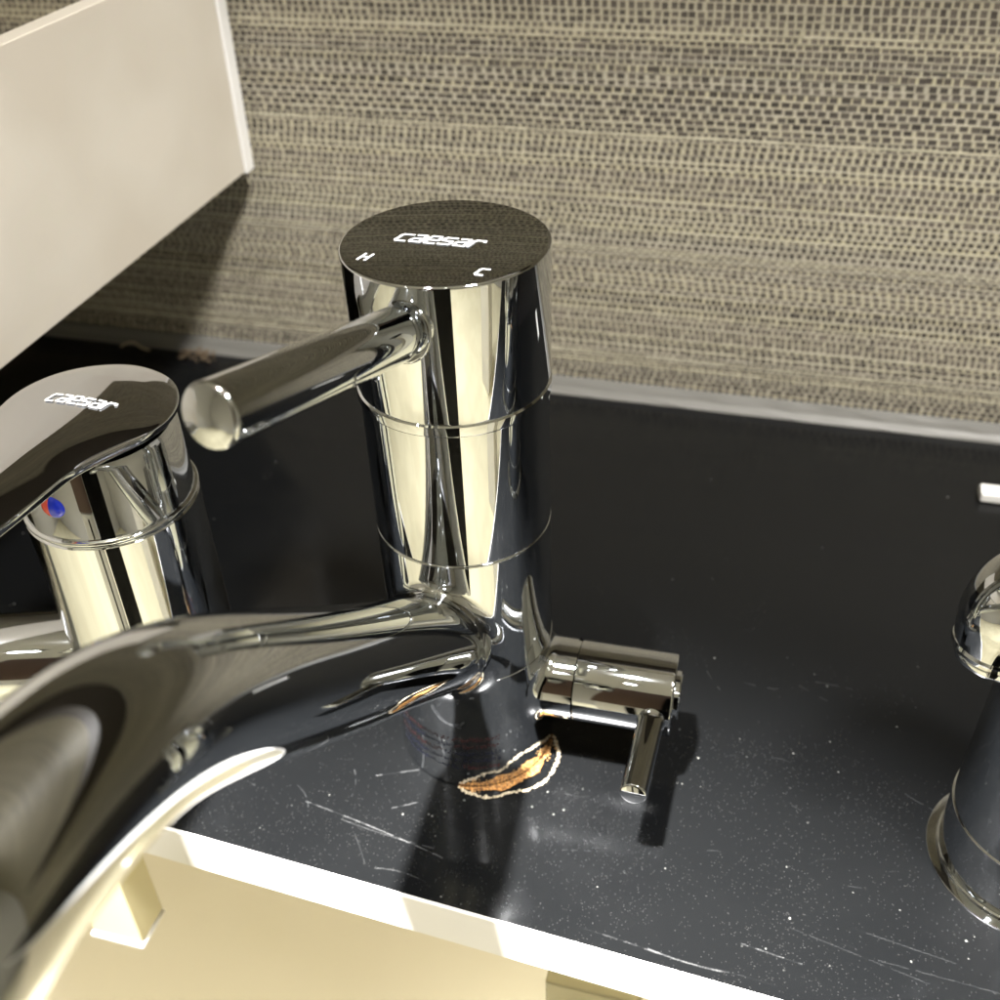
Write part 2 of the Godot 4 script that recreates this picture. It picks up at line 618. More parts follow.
	lathe(st, [Vector2(0.008, 0.0)] + arc(Vector2(TEE_R - 0.0004, 0.0004), 0.0004, -90, 0, 4) + [Vector2(TEE_R, 0.0286)] + arc(Vector2(TEE_R - 0.0006, 0.0286), 0.0006, 0, 90, 4) + [Vector2(0.0075, 0.0292), Vector2(0.0074, 0.0304), Vector2(0.0070, 0.0308), Vector2(0.0, 0.0308)], 128, along(a, tee_dir))
	var valve := part(st, "side_valve", M.chrome, t)
	st = new_st()
	var sa := Vector3(0, TEE_Y, 0) + tee_dir * 0.0570
	var sd := (STUB_TIP - sa)
	var sl := sd.length()
	lathe(st, [Vector2(0.0034, 0.0085), Vector2(0.0048, 0.0112), Vector2(0.0042, 0.0124), Vector2(0.0038, 0.0138), Vector2(0.0038, sl - 0.0006)] + arc(Vector2(0.0032, sl - 0.0006), 0.0006, 0, 90, 4) + [Vector2(0.0, sl)], 64, along(sa, sd))
	part(st, "valve_lever", M.chrome, valve)
	# printed lines round the foot
	for pass_ in 2:
		st = new_st()
		rng.seed = 33
		for line in 5:
			var y := 0.0205 - line * 0.0031
			var az := -50.0
			while az < 33.0:
				var w := rng.randf_range(0.9, 2.0)
				if rng.randf() < 0.16:
					az += 1.4
				var red: bool = (line == 0 or (line == 2 and az < -10.0) or (line == 1 and az > 0.0) or (line == 4 and az > 5.0))
				var strokes := rng.randi_range(2, 3)
				for s in strokes:
					var hor := rng.randf() < 0.5
					var y1 := y + rng.randf_range(0.0, 0.0013)
					var x1 := az + rng.randf_range(0.0, w * 0.6)
					var q := [Vector2(x1, y1), Vector2(x1 + (w * 0.8 if hor else 0.45), y1), Vector2(x1 + (w * 0.8 if hor else 0.45), y1 + (0.0003 if hor else 0.0010)), Vector2(x1, y1 + (0.0003 if hor else 0.0010))]
					if red != (pass_ == 1):
						continue
					var pp := []
					for k in q:
						var d := Vector3(sin(deg_to_rad(k.x)), 0, cos(deg_to_rad(k.x)))
						pp.append([d * (BODY_R + 0.00006) + Vector3(0, k.y, 0), d])
					tri(st, pp[0][0], pp[1][0], pp[2][0], pp[0][1], pp[1][1], pp[2][1])
					tri(st, pp[0][0], pp[2][0], pp[3][0], pp[0][1], pp[2][1], pp[3][1])
				az += w + 0.35
		part(st, "printed_text", M.ink_red if pass_ == 1 else M.ink_blue, t)


var LOGO_A := Vector3(-0.0118, 0.1685, 0.0024)
var LOGO_B := Vector3(0.0095, 0.1685, 0.0027)
var H_AT := Vector3(-0.0155, 0.1685, 0.0125)
var C_AT := Vector3(0.0130, 0.1685, 0.0150)
const ROD_TIP := Vector3(-0.0151, 0.1723, 0.0882)
const STUB_TIP := Vector3(0.0565, 0.0300, 0.0384)


# ---------------------------------------------------------------- the lever tap on the left
func lever_width(z: float) -> float:
	var disc := sqrt(maxf(0.0238 * 0.0238 - z * z, 0.0)) if z < 0.0238 else 0.0
	if z < 0.0:
		return disc
	var arm := 0.0150 + 0.0010 * smoothstep(0.05, 0.1, z)
	return maxf(disc, lerpf(0.0238, arm, smoothstep(0.0, 0.030, z)))


func lever_plate(tilt: float) -> SurfaceTool:
	var st := new_st()
	var rows := []
	var zs := []
	for i in 25:
		zs.append(-0.0238 * cos(PI * 0.5 * i / 24.0))
	for i in 36:
		zs.append(0.092 * (i + 1) / 36.0)
	var seg := 48
	for z in zs:
		var w := maxf(lever_width(z), 0.00005)
		var row := []
		var edge := clampf(sqrt(maxf(0.0, (z + 0.0238) / 0.012)), 0.0, 1.0)
		if z > 0.08:
			edge = sqrt(maxf(0.0, 1.0 - pow((z - 0.08) / 0.0121, 2)))
			w *= lerpf(edge, 1.0, 0.3)
		for k in seg:
			var a := TAU * k / seg
			var cx := cos(a)
			var sy := sin(a)
			var px := signf(cx) * pow(absf(cx), 0.75) * w
			var top := 0.0034 * (1.0 - pow(absf(px) / w, 2.0) * 0.55)
			var py := (signf(sy) * pow(absf(sy), 0.55)) * (0.0034 if sy < 0 else top) * edge
			row.append(Vector3(px, py + tilt * z + 0.6 * z * z, z))
		rows.append(row)
	var nrm := []
	for i in rows.size():
		var r := []
		for k in seg:
			var du: Vector3 = rows[i][(k + 1) % seg] - rows[i][(k + seg - 1) % seg]
			var dv: Vector3 = rows[mini(i + 1, rows.size() - 1)][k] - rows[maxi(i - 1, 0)][k]
			var n := dv.cross(du).normalized()
			if n.dot(Vector3(rows[i][k].x, rows[i][k].y - tilt * rows[i][k].z - 0.6 * rows[i][k].z * rows[i][k].z, 0) + Vector3(0, 0, -0.002 if i < 3 else (0.002 if i > rows.size() - 4 else 0.0))) < 0:
				n = -n
			r.append(n)
		nrm.append(r)
	for i in rows.size() - 1:
		for k in seg:
			var k2 := (k + 1) % seg
			tri(st, rows[i][k], rows[i][k2], rows[i + 1][k2], nrm[i][k], nrm[i][k2], nrm[i + 1][k2])
			tri(st, rows[i][k], rows[i + 1][k2], rows[i + 1][k], nrm[i][k], nrm[i + 1][k2], nrm[i + 1][k])
	return st


func lever_tap() -> void:
	var t := thing("lever_tap", "short chrome basin tap with flat paddle lever and red and blue dot, beside white panel", "tap", Vector3(-0.0946, 0, 0.0232))
	var st := new_st()
	lathe(st, [Vector2(0.0, 0.0), Vector2(0.0262, 0.0)] + [Vector2(0.0262, 0.003)] + arc(Vector2(0.0255, 0.003), 0.0007, 0, 80, 4) + [Vector2(0.0238, 0.0045), Vector2(0.0236, 0.0945), Vector2(0.0230, 0.0950), Vector2(0.0226, 0.0952)], 144)
	part(st, "body", M.chrome, t)
	st = new_st()
	lathe(st, [Vector2(0.018, 0.0957), Vector2(0.0228, 0.0957)] + arc(Vector2(0.0232, 0.0963), 0.0006, -90, 90, 8) + [Vector2(0.0228, 0.0970), Vector2(0.0226, 0.0977), Vector2(0.0222, 0.1170), Vector2(0.0212, 0.1188), Vector2(0.0, 0.1195)], 144)
	var cap := part(st, "cap", M.chrome, t)
	# red and blue dot
	for s in [0, 1]:
		st = new_st()
		var az := deg_to_rad(-1.0)
		var d := Vector3(sin(az), 0, cos(az))
		var fr := along(d * 0.0219 + Vector3(0, 0.1075, 0), d)
		var sx := Vector3.UP.cross(d).normalized()
		fr.basis = Basis(sx, d, sx.cross(d))
		for i in 10:
			for k in 20:
				var a0 := PI * k / 20 + (PI * 0.5 if s == 0 else -PI * 0.5)
				var a1 := PI * (k + 1) / 20 + (PI * 0.5 if s == 0 else -PI * 0.5)
				var r0 := sin(PI * 0.5 * i / 10)
				var r1 := sin(PI * 0.5 * (i + 1) / 10)
				var h0 := cos(PI * 0.5 * i / 10)
				var h1 := cos(PI * 0.5 * (i + 1) / 10)
				var c := []
				for e in [[r0, h0, a0], [r1, h1, a0], [r1, h1, a1], [r0, h0, a1]]:
					var nn := Vector3(cos(e[2]) * e[0], e[1], sin(e[2]) * e[0])
					c.append([fr * Vector3(nn.x * 0.0034, nn.y * 0.0022, nn.z * 0.0034), (fr.basis * Vector3(nn.x / 0.0034, nn.y / 0.0022, nn.z / 0.0034)).normalized()])
				tri(st, c[0][0], c[1][0], c[2][0], c[0][1], c[1][1], c[2][1])
				tri(st, c[0][0], c[2][0], c[3][0], c[0][1], c[2][1], c[3][1])
		part(st, "hot_mark" if s == 0 else "cold_mark", M.dot_red if s == 0 else M.dot_blue, cap)
	# paddle lever
	var lv := part(lever_plate(0.02), "lever", M.chrome_dark, t)
	lv.position = Vector3(0, 0.1230, 0)
	lv.rotation.y = deg_to_rad(-3.0)
	st = new_st()
	var up := func(k: Vector2) -> Array:
		var px := k.x
		var z := -k.y
		var w := lever_width(z)
		var yy := 0.0034 * (1.0 - pow(absf(px) / w, 2.0) * 0.55) * pow(maxf(1.0 - pow(absf(px) / w, 2.67), 0.0), 0.275) + 0.02 * z + 0.6 * z * z
		return [Vector3(px, yy + 0.00025, z), Vector3.UP]
	write(st, "caesar", Vector2(-0.0098, -0.003), Vector2(0.0023, 0.0046), 0.0011, 0.2, 0.00072, up)
	part(st, "lettering", M.etch, lv)
	# spout
	st = new_st()
	var ctrl := [Vector3(0, 0.034, 0), Vector3(-0.03, 0.0370, 0.012), Vector3(-0.06, 0.0385, 0.024), Vector3(-0.09, 0.036, 0.036), Vector3(-0.105, 0.031, 0.042), Vector3(-0.112, 0.022, 0.0445)]
	var sm := smooth_path(ctrl, 8)
	var rr := []
	for i in sm.size():
		rr.append(0.0150 - 0.003 * float(i) / sm.size())
	sweep(st, sm, rr, 80)
	var sp := part(st, "spout", M.chrome, t)
	st = new_st()
	lathe(st, [Vector2(0.0, 0.001), Vector2(0.0085, 0.001), Vector2(0.009, 0.003), Vector2(0.0112, 0.003), Vector2(0.0118, -0.001), Vector2(0.0, -0.001)], 48, along(sm[-1], sm[-1] - sm[-3]))
	part(st, "aerator", M.chrome, sp)


# ---------------------------------------------------------------- the tap cut by the right edge
func edge_tap() -> void:
	var t := thing("pillar_tap", "chrome pillar tap with rounded spout end, cut off by the right picture edge", "tap", Vector3(0.1650, 0, 0.0100))
	var st := new_st()
	lathe(st, [Vector2(0.0, 0.0), Vector2(0.0268, 0.0)] + arc(Vector2(0.0266, 0.0006), 0.0003, 0, 80, 4) + [Vector2(0.0240, 0.0010)], 144)
	part(st, "base_washer", M.chrome, t)
	st = new_st()
	lathe(st, [Vector2(0.0238, 0.0010)] + arc(Vector2(0.0240, 0.0016), 0.0003, -60, 90, 5) + [Vector2(0.0238, 0.0021), Vector2(0.0236, 0.0200)] + arc(Vector2(0.0235, 0.0204), 0.00025, -70, 70, 6) + [Vector2(0.0233, 0.0208), Vector2(0.0222, 0.0600), Vector2(0.0214, 0.0980)] + arc(Vector2(0.0154, 0.0980), 0.006, 0, 90, 8) + [Vector2(0.0, 0.104)], 144)
	part(st, "body", M.chrome, t)
	st = new_st()
	var ctrl := [Vector3(0.002, 0.092, 0.0), Vector3(-0.009, 0.0985, 0.003), Vector3(-0.016, 0.1015, 0.006), Vector3(-0.0220, 0.1010, 0.0080), Vector3(-0.0258, 0.0970, 0.0095), Vector3(-0.0272, 0.0920, 0.0102), Vector3(-0.0274, 0.087, 0.0104)]
	var sm := smooth_path(ctrl, 8)
	var rr := []
	for i in sm.size():
		rr.append(0.0128 - 0.0030 * smoothstep(0.5, 1.0, float(i) / sm.size()))
	sweep(st, sm, rr, 80)
	var sp := part(st, "spout", M.chrome, t)
	st = new_st()
	lathe(st, [Vector2(0.0098, -0.002), Vector2(0.0104, -0.0016), Vector2(0.0105, -0.0006), Vector2(0.0098, 0.0), Vector2(0.0092, 0.0012), Vector2(0.0094, 0.0020), Vector2(0.0088, 0.0034), Vector2(0.0080, 0.0030), Vector2(0.0, 0.0028)], 64, along(sm[-1], Vector3(-0.05, -1, 0.12)))
	part(st, "aerator", M.chrome, sp)
	st = new_st()
	lathe(st, [Vector2(0.0, 0.104), Vector2(0.016, 0.104), Vector2(0.018, 0.106), Vector2(0.018, 0.118), Vector2(0.015, 0.122), Vector2(0.0, 0.123)], 96)
	part(st, "knob", M.chrome, t)


# ---------------------------------------------------------------- chipped laminate by the foot of the main tap
func polar(r: float, deg: float, y: float) -> Vector3:
	return Vector3(sin(deg_to_rad(deg)) * r, y, cos(deg_to_rad(deg)) * r)


func chip(parent: Node3D) -> void:
	rng.seed = 8
	# bared brown core next to the foot
	var st := new_st()
	var inner := []
	var outer := []
	for i in 41:
		var k := i / 40.0
		var deg := lerpf(2.0, 96.0, k)
		var bulge := pow(sin(PI * clampf(k * 1.05, 0, 1)), 0.8)
		var w := 0.0022 * bulge + 0.0006 * sin(k * 23.0) * bulge + rng.randf_range(-0.0002, 0.0002)
		if k > 0.72:
			w *= 0.75
		inner.append(polar(BODY_R + 0.0001, deg, 0.0003))
		outer.append(polar(BODY_R + 0.0004 + maxf(w, 0.0), deg, 0.0003))
	for i in 40:
		var mid0: Vector3 = (inner[i] + outer[i]) * 0.5 + Vector3(0, rng.randf_range(0.0001, 0.0006), 0)
		var mid1: Vector3 = (inner[i + 1] + outer[i + 1]) * 0.5 + Vector3(0, rng.randf_range(0.0001, 0.0006), 0)
		flat_tri(st, inner[i], mid0, mid1, Vector3.UP); flat_tri(st, inner[i], mid1, inner[i + 1], Vector3.UP)
		flat_tri(st, mid0, outer[i], outer[i + 1], Vector3.UP); flat_tri(st, mid0, outer[i + 1], mid1, Vector3.UP)
	part(st, "bared_core", M.core, parent)
	# pale crumbly rim that loops away from the foot
	st = new_st()
	var pts := []
	for q in [[0.0250, 3.0], [0.0268, 11.0], [0.0285, 20.0], [0.0288, 28.0], [0.0287, 36.0], [0.0298, 43.0], [0.0306, 50.0], [0.0310, 57.0], [0.0306, 64.0], [0.0298, 71.0], [0.0290, 77.0], [0.0277, 83.0], [0.0263, 88.0], [0.0250, 94.0]]:
		pts.append(polar(q[0], q[1], 0.0004))
	var sm := smooth_path(pts, 10)
	for i in sm.size():
		var c: Vector3 = sm[i] + Vector3(rng.randf_range(-0.0003, 0.0003), 0, rng.randf_range(-0.0003, 0.0003))
		crumb(st, c, rng.randf_range(0.00022, 0.00075))
	part(st, "crumbled_rim", M.crumb, parent)
	st = new_st()
	for i in 60:
		var deg := rng.randf_range(4.0, 92.0)
		crumb(st, polar(rng.randf_range(0.0250, 0.0268), deg, 0.0006), rng.randf_range(0.0002, 0.0005))
	part(st, "wood_crumbs", M.core_pale, parent)


func crumb(st: SurfaceTool, c: Vector3, r: float) -> void:
	var v := []
	for d in [Vector3(1, 0, 0), Vector3(-1, 0, 0), Vector3(0, 1, 0), Vector3(0, -0.6, 0), Vector3(0, 0, 1), Vector3(0, 0, -1)]:
		v.append(c + d * r * rng.randf_range(0.7, 1.3))
	for f in [[0, 2, 4], [4, 2, 1], [1, 2, 5], [5, 2, 0], [0, 3, 4], [4, 3, 1], [1, 3, 5], [5, 3, 0]]:
		flat_tri(st, v[f[0]], v[f[1]], v[f[2]], v[f[0]] + v[f[1]] + v[f[2]] - c * 3.0)


# ---------------------------------------------------------------- lamps
func spot_lamp(label: String, at: Vector3, aim: Vector3, energy: float, angle: float, soft: float, col: Color, r := 0.035) -> void:
	var t := thing("ceiling_spotlight", label, "spotlight", Vector3.ZERO, "ceiling spotlights")
	var d := (aim - at).normalized()
	var st := new_st()
	lathe(st, [Vector2(0.0, -0.12), Vector2(r * 1.25, -0.12), Vector2(r * 1.3, -0.115), Vector2(r * 1.3, 0.012), Vector2(r * 1.15, 0.012), Vector2(r * 1.1, -0.004), Vector2(0, -0.004)], 40, along(at, d))
	part(st, "lamp_housing", M.black, t)
	st = new_st()
	lathe(st, [Vector2(0.006, CEILING_Y + 0.001), Vector2(0.006, at.y + 0.10)], 16, Transform3D(Basis(), Vector3(at.x, 0, at.z) - Vector3(d.x, 0, d.z) * 0.1))
	part(st, "lamp_stem", M.black, t)
	st = new_st()
	lathe(st, [Vector2(0, 0.003), Vector2(r, 0.003)], 40, along(at, d))
	var m := mat(Color(0.05, 0.05, 0.05), 0.5)
	m.emission_enabled = true
	m.emission = col
	m.emission_energy_multiplier = 60.0
	part(st, "lamp_lens", m, t)
	var l := SpotLight3D.new()
	l.name = "lamp_beam"
	l.light_color = col
	l.light_energy = energy
	l.spot_range = 8.0
	l.spot_attenuation = 2.0
	l.spot_angle = angle
	l.spot_angle_attenuation = soft
	l.light_size = r
	l.shadow_enabled = true
	t.add_child(l)
	l.look_at_from_position(at + d * 0.015, aim, Vector3(0.1, 0.2, 0.97))


func _ready() -> void:
	# camera
	var cam := Camera3D.new()
	cam.name = "camera"
	add_child(cam)
	cam.transform = Transform3D(Basis(Vector3(0.96317, -0.03384, -0.26675), Vector3(-0.13378, 0.80029, -0.58450), Vector3(0.23326, 0.59866, 0.76629)).orthonormalized(), Vector3(0.08096, 0.27446, 0.23077))
	cam.near = 0.02
	cam.far = 60.0
	cam.fov = 48.66
	var at := CameraAttributesPhysical.new()
	at.frustum_focal_length = 26.54
	at.frustum_focus_distance = 0.275
	at.frustum_near = 0.02
	at.frustum_far = 60.0
	at.exposure_aperture = 10.0
	cam.attributes = at
	cam.fov = 48.66
	# environment: an interior, no sky
	var env := Environment.new()
	env.background_mode = Environment.BG_COLOR
	env.background_color = Color.BLACK
	env.tonemap_mode = Environment.TONE_MAPPER_LINEAR
	env.tonemap_exposure = 1.0
	env.sdfgi_enabled = true
	env.ssao_enabled = true
	env.ssil_enabled = true
	var we := WorldEnvironment.new()
	we.name = "environment"
	we.environment = env
	add_child(we)
	make_materials()
	# lamps
	var warm := Color(1.0, 0.985, 0.965)
	spot_lamp("black ceiling spotlight nearest above the taps", Vector3(-0.19, 1.55, 0.42), Vector3(0.02, 0.0, 0.20), 46.0, 9.2, 0.6, warm)
	spot_lamp("black ceiling spotlight above the right end of the counter", Vector3(0.62, 1.55, 0.42), Vector3(0.02, 0.09, -0.15), 5.8, 13.0, 0.8, warm, 0.11)
	var places := [[-0.75, 1.0, "far left"], [-0.25, 1.1, "left of the middle"], [0.30, 1.1, "right of the middle"], [0.85, 1.0, "far right"]]
	for q in places:
		spot_lamp("black ceiling spotlight over the floor, %s of its row" % q[2], Vector3(q[0], 1.62, q[1]), Vector3(q[0], -0.85, q[1] + 0.15), 3.6, 38.0, 0.7, warm)
	setting()
	main_mixer()
	lever_tap()
	edge_tap()
	small_things()
	mirrored_things()


func make_materials() -> void:
	M.chrome = mat(Color(0.645, 0.668, 0.70), 0.025, 1.0)
	M.chrome_dark = mat(Color(0.60, 0.61, 0.64), 0.03, 1.0)
	M.etch = mat(Color(0.42, 0.42, 0.42), 0.6)
	M.ink_blue = mat(Color(0.008, 0.010, 0.03), 0.5)
	M.ink_red = mat(Color(0.05, 0.012, 0.012), 0.5)
	M.dot_red = mat(Color(0.6, 0.06, 0.03), 0.15)
	M.dot_blue = mat(Color(0.01, 0.03, 0.5), 0.1)
	M.black = mat(Color(0.004, 0.004, 0.004), 0.6, 0.0, 0.15)
	M.white = mat(Color(0.78, 0.77, 0.74), 0.35)
	M.edge_white = mat(Color(0.82, 0.81, 0.79), 0.3)
	M.panel = mat(Color(1, 1, 1), 0.3)
	M.panel.albedo_color = Color.WHITE
	M.panel.albedo_texture = noise_tex(0.004, Color(0.765, 0.735, 0.68), Color(0.80, 0.775, 0.725), 4)
	M.panel.uv1_triplanar = true
	M.panel.uv1_scale = Vector3(3, 3, 3)
	M.cream = mat(Color(0.74, 0.675, 0.555), 0.3)
	M.floor = mat(Color(1, 1, 1), 0.25)
	M.floor.albedo_color = Color.WHITE
	M.floor.albedo_texture = noise_tex(0.006, Color(0.90, 0.87, 0.74), Color(0.93, 0.905, 0.775), 14)
	M.floor.uv1_triplanar = true
	M.floor.uv1_world_triplanar = true
	M.trim = mat(Color(0.13, 0.127, 0.115), 0.5)
	M.core = mat(Color(1, 1, 1), 0.9)
	M.core.albedo_color = Color.WHITE
	M.core.albedo_texture = noise_tex(0.03, Color(0.30, 0.19, 0.09), Color(0.78, 0.56, 0.30), 21, 256)
	M.core.uv1_triplanar = true
	M.core.uv1_scale = Vector3(120, 120, 120)
	M.core_pale = mat(Color(0.45, 0.26, 0.10), 0.9)
	M.crumb = mat(Color(0.50, 0.43, 0.31), 0.85)
	M.scrap = mat(Color(0.10, 0.07, 0.04), 0.9)
	M.wallpaper = wallpaper_material()
	M.counter = counter_material()
	M.counter_plain = mat(Color(0.008, 0.008, 0.009), 0.2)
	M.ceiling = mat(Color(0.72, 0.715, 0.70), 0.8)
	M.room_wall = mat(Color(0.55, 0.545, 0.53), 0.7)
	M.acrylic = mat(Color(0.55, 0.50, 0.32), 0.12)
	M.ledge = mat(Color(0.05, 0.042, 0.033), 0.6)
	M.brown = mat(Color(0.11, 0.07, 0.052), 0.5)
	M.grey = mat(Color(0.66, 0.67, 0.68), 0.4)


# ---------------------------------------------------------------- setting
func setting() -> void:
	# wall behind, papered
	var w := structure("back_wall", "wall covered in woven brown and beige paper")
	var st := new_st()
	var z := COUNTER_BACK
	var k := 2.0
	quad(st, Vector3(ROOM_LEFT, FLOOR_Y, z), Vector3(ROOM_RIGHT, FLOOR_Y, z), Vector3(ROOM_RIGHT, CEILING_Y, z), Vector3(ROOM_LEFT, CEILING_Y, z), Vector3(0, 0, 1), Vector2(ROOM_LEFT, -FLOOR_Y) * k, Vector2(ROOM_RIGHT, -FLOOR_Y) * k, Vector2(ROOM_RIGHT, -CEILING_Y) * k, Vector2(ROOM_LEFT, -CEILING_Y) * k)
	st.generate_tangents()
	part(st, "wallpaper", M.wallpaper, w)
	st = new_st()
	bevel_box(st, Vector3(ROOM_LEFT, FLOOR_Y, z - 0.12), Vector3(ROOM_RIGHT, CEILING_Y, z - 0.001), 0.002)
	part(st, "wall_core", M.room_wall, w)
	# floor, ceiling, other walls of the place that the metal mirrors
	var f := structure("floor", "pale cream polished floor in front of the display")
	st = new_st()
	bevel_box(st, Vector3(ROOM_LEFT, FLOOR_Y - 0.1, z - 0.12), Vector3(ROOM_RIGHT, FLOOR_Y, ROOM_FRONT), 0.002)
	part(st, "floor_surface", M.floor, f)
	var c := structure("ceiling", "pale ceiling")
	st = new_st()
	bevel_box(st, Vector3(ROOM_LEFT, CEILING_Y, z - 0.12), Vector3(ROOM_RIGHT, CEILING_Y + 0.1, ROOM_FRONT), 0.002)
	part(st, "ceiling_surface", M.ceiling, c)
	var r := structure("room_walls", "pale cream walls around the display")
	for b in [[Vector3(ROOM_LEFT - 0.1, FLOOR_Y, z - 0.12), Vector3(ROOM_LEFT, CEILING_Y, ROOM_FRONT)], [Vector3(ROOM_RIGHT, FLOOR_Y, z - 0.12), Vector3(ROOM_RIGHT + 0.1, CEILING_Y, ROOM_FRONT)], [Vector3(ROOM_LEFT, FLOOR_Y, ROOM_FRONT), Vector3(ROOM_RIGHT, CEILING_Y, ROOM_FRONT + 0.1)]]:
		st = new_st()
		bevel_box(st, b[0], b[1], 0.002)
		part(st, "wall_panel", M.room_wall, r)
	# counter
	var t := structure("countertop", "glossy black display counter with white front edge, dusty and scratched")
	st = new_st()
	var n := 1
	var fz := func(x: float) -> float: return 0.0648 + 0.0514 * x
	for s in [[-0.9, CX0], [CX0, CX1], [CX1, 0.9]]:
		st = new_st()
		var a := Vector3(s[0], 0, z + 0.0005)
		var b := Vector3(s[1], 0, z + 0.0005)
		var e := Vector3(s[1], 0, fz.call(s[1]) - 0.0008)
		var g := Vector3(s[0], 0, fz.call(s[0]) - 0.0008)
		var uv := func(p: Vector3) -> Vector2: return Vector2((p.x - CX0) / (CX1 - CX0), (p.z - CZ0) / (CZ1 - CZ0))
		quad(st, a, b, e, g, Vector3.UP, uv.call(a), uv.call(b), uv.call(e), uv.call(g))
		part(st, "black_laminate", M.counter if s[0] == CX0 else M.counter_plain, t)
	st = new_st()
	# board under the laminate and its white edge band
	var h := 0.0172
	for s in [[-0.9, 0.9]]:
		var p := []
		for x in s:
			p.append([Vector3(x, -0.0012, z + 0.0005), Vector3(x, -0.0012, fz.call(x) - 0.0012), Vector3(x, -h + 0.001, fz.call(x) - 0.0012), Vector3(x, -h + 0.001, z + 0.0005)])
		for i in 4:
			var j := (i + 1) % 4
			var nn: Vector3 = [Vector3.UP, Vector3(0, 0, 1), Vector3.DOWN, Vector3(0, 0, -1)][i]
			quad(st, p[0][i], p[1][i], p[1][j], p[0][j], nn)
	part(st, "board", M.white, t)
	st = new_st()
	var prof := [Vector2(-0.0008, -0.0001), Vector2(-0.0003, -0.0002), Vector2(0.0, -0.0006), Vector2(0.0, -h + 0.0006), Vector2(-0.0006, -h), Vector2(-0.0012, -h)]
	for i in prof.size() - 1:
		var x0 := -0.9
		var x1 := 0.9
		var a := Vector3(x0, prof[i].y, fz.call(x0) + prof[i].x)
		var b := Vector3(x1, prof[i].y, fz.call(x1) + prof[i].x)
		var e := Vector3(x1, prof[i + 1].y, fz.call(x1) + prof[i + 1].x)
		var g := Vector3(x0, prof[i + 1].y, fz.call(x0) + prof[i + 1].x)
		flat_tri(st, a, b, e, Vector3(0, 0.1, 1)); flat_tri(st, a, e, g, Vector3(0, 0.1, 1))
	part(st, "edge_band", M.edge_white, t)
	chip(t)
	# sealing strip where the counter meets the wall
	st = new_st()
	var pr := [Vector2(z + 0.0002, 0.0068), Vector2(z + 0.0014, 0.0066), Vector2(z + 0.0026, 0.0050), Vector2(z + 0.0040, 0.0028), Vector2(z + 0.0056, 0.0012), Vector2(z + 0.0064, 0.0004), Vector2(z + 0.0066, -0.0004)]
	rng.seed = 40
	var last := []
	for i in 121:
		var x := lerpf(-0.6, 0.6, i / 120.0)
		var row := []
		for q in pr:
			row.append(Vector3(x, q.y + rng.randf_range(-0.00012, 0.00012), q.x + rng.randf_range(-0.00015, 0.00015)))
		if last:
			for j in pr.size() - 1:
				var n0 := Vector3(0, 0.6, 0.8).normalized()
				flat_tri(st, last[j], last[j + 1], row[j + 1], n0); flat_tri(st, last[j], row[j + 1], row[j], n0)
		last = row
	part(st, "sealing_strip", M.trim, t)
	# ledge over the display, above the picture: it shades the upper wall
	var led := structure("wall_ledge", "dark ledge on the wall above the taps")
	st = new_st()
	bevel_box(st, Vector3(-1.2, 0.40, z + 0.0005), Vector3(1.2, 0.43, z + 0.105), 0.002)
	part(st, "ledge_board", M.ledge, led)
	# cabinet face under the counter, set back from the edge
	var cab := structure("cabinet_front", "cream cabinet face under the counter")
	st = new_st()
	bevel_box(st, Vector3(-0.9, FLOOR_Y + 0.001, z + 0.002), Vector3(0.9, -0.0175, -0.020), 0.002)
	part(st, "cabinet_face", M.cream, cab)


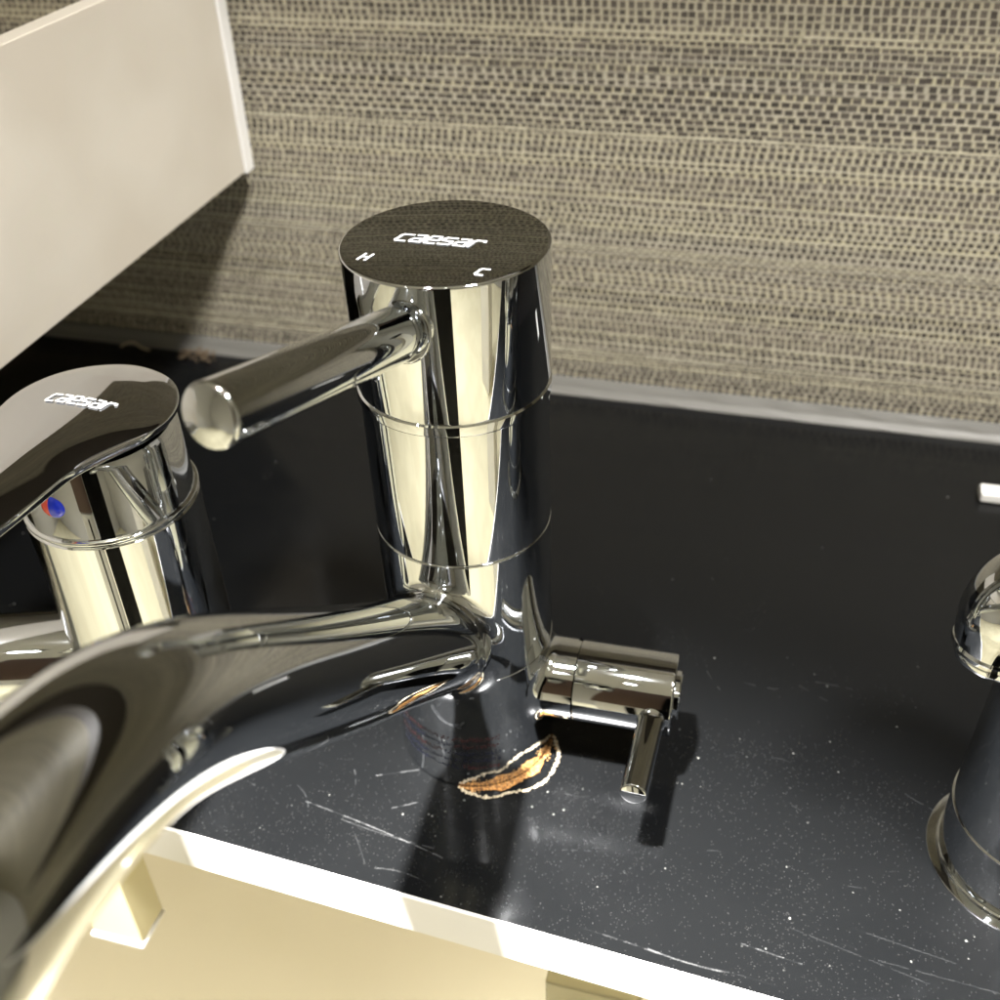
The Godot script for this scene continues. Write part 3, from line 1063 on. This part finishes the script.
func small_things() -> void:
	# white board standing out from the wall, upper left
	var t := thing("white_shelf_box", "white wall-mounted shelf box with thin side board above the short lever tap", "shelf box")
	var st := new_st()
	bevel_box(st, Vector3(-0.170, 0.1005, -0.2005), Vector3(-0.162, 0.1892, 0.16), 0.0006)
	part(st, "side_board", M.panel, t)
	st = new_st()
	bevel_box(st, Vector3(-0.1708, 0.0995, -0.2085), Vector3(-0.1612, 0.1900, -0.2008), 0.0008)
	part(st, "edge_trim", M.white, t)
	st = new_st()
	bevel_box(st, Vector3(-0.60, 0.1015, -0.2135), Vector3(-0.1711, 0.1095, 0.16), 0.0006)
	part(st, "bottom_board", M.panel, t)
	# white bar lying on the counter by the wall at right
	t = thing("white_plastic_bar", "small white plastic bar lying on the black counter near the right picture edge", "plastic bar", Vector3(0.163, 0, -0.166))
	st = new_st()
	bevel_box(st, Vector3(0, 0.0002, -0.004), Vector3(0.05, 0.0045, 0.004), 0.0008)
	part(st, "bar", M.white, t)
	# clear plastic brackets under the counter edge
	for i in 2:
		var o := thing("acrylic_bracket", ["pale yellow acrylic bracket under the counter edge, left beneath the big spout", "pale yellow acrylic bracket under the counter edge at the bottom of the picture"][i], "bracket", [Vector3(-0.1157, 0, 0), Vector3(0.0345, 0, 0)][i], "acrylic brackets under the counter edge")
		st = new_st()
		var lo: Vector3 = [Vector3(-0.0210, -0.090, 0.0370), Vector3(0.0, -0.095, -0.0198)][i]
		var hi: Vector3 = [Vector3(0.0, -0.0176, 0.0520), Vector3(0.030, -0.0500, 0.0520)][i]
		bevel_box(st, lo, hi, 0.0008)
		part(st, "block", M.acrylic, o)
		st = new_st()
		bevel_box(st, Vector3(lo.x - 0.0006, lo.y - 0.0022, lo.z), Vector3(hi.x + 0.0006, lo.y - 0.0002, hi.z + 0.0012), 0.0006)
		part(st, "lip", M.white, o)
	# torn paper and crumbs at the back edge of the counter
	rng.seed = 90
	t = thing("torn_scrap", "dark brown crumbs of torn board lying at the wall edge behind the rod handle", "debris", Vector3(-0.208, 0, -0.204))
	st = new_st()
	for i in 70:
		crumb(st, Vector3(rng.randf_range(-0.010, 0.010), rng.randf_range(0.0004, 0.0045), rng.randf_range(-0.0025, 0.0055)), rng.randf_range(0.0004, 0.0013))
	part(st, "crumbs", M.scrap, t)
	t = thing("curled_fibre", "pale curled fibre lying on the black counter at the wall, below the white board", "fibre", Vector3(-0.245, 0, -0.206))
	st = new_st()
	var sm := smooth_path([Vector3(-0.009, 0.0006, 0.002), Vector3(-0.005, 0.0024, 0.0), Vector3(0.0, 0.0032, 0.001), Vector3(0.004, 0.0022, 0.003), Vector3(0.008, 0.0006, 0.002)], 8)
	var rr := []
	for i in sm.size():
		rr.append(0.0005)
	sweep(st, sm, rr, 8)
	part(st, "strand", M.crumb, t)


# things outside the picture whose stripes stand in the chrome
func mirrored_things() -> void:
	var t := thing("black_display_stand", "tall slim black display stand in front of the counter", "display stand", Vector3(0.135, FLOOR_Y, 0.64))
	t.rotation.y = deg_to_rad(12.0)
	var st := new_st()
	bevel_box(st, Vector3(-0.10, 0.0, -0.04), Vector3(0.10, 1.30, 0.04), 0.004)
	part(st, "panel", M.black, t)
	st = new_st()
	bevel_box(st, Vector3(-0.14, 0.0005, -0.12), Vector3(0.14, 0.015, -0.041), 0.003)
	part(st, "foot_plate", M.black, t)
	t = thing("display_cabinet", "narrow display cabinet with pale grey base and brown upper half, facing the counter", "cabinet", Vector3(-0.045, FLOOR_Y, 0.80))
	st = new_st()
	bevel_box(st, Vector3(-0.085, 0.0005, -0.06), Vector3(0.085, 0.80, 0.12), 0.004)
	part(st, "base", M.grey, t)
	st = new_st()
	bevel_box(st, Vector3(-0.095, 0.8005, -0.06), Vector3(0.095, 1.50, 0.12), 0.004)
	part(st, "upper_half", M.brown, t)
	st = new_st()
	bevel_box(st, Vector3(-0.012, 0.02, -0.064), Vector3(0.012, 0.78, -0.0602), 0.001)
	part(st, "door_gap_trim", M.black, t)
	t = thing("white_plinth", "tall white display plinth standing on the cream floor at right", "plinth", Vector3(0.95, FLOOR_Y, 0.55))
	st = new_st()
	bevel_box(st, Vector3(-0.09, 0.0005, -0.09), Vector3(0.09, 0.80, 0.09), 0.004)
	part(st, "shaft", M.white, t)
	st = new_st()
	bevel_box(st, Vector3(-0.11, 0.8005, -0.11), Vector3(0.11, 0.83, 0.11), 0.004)
	part(st, "top_slab", M.black, t)
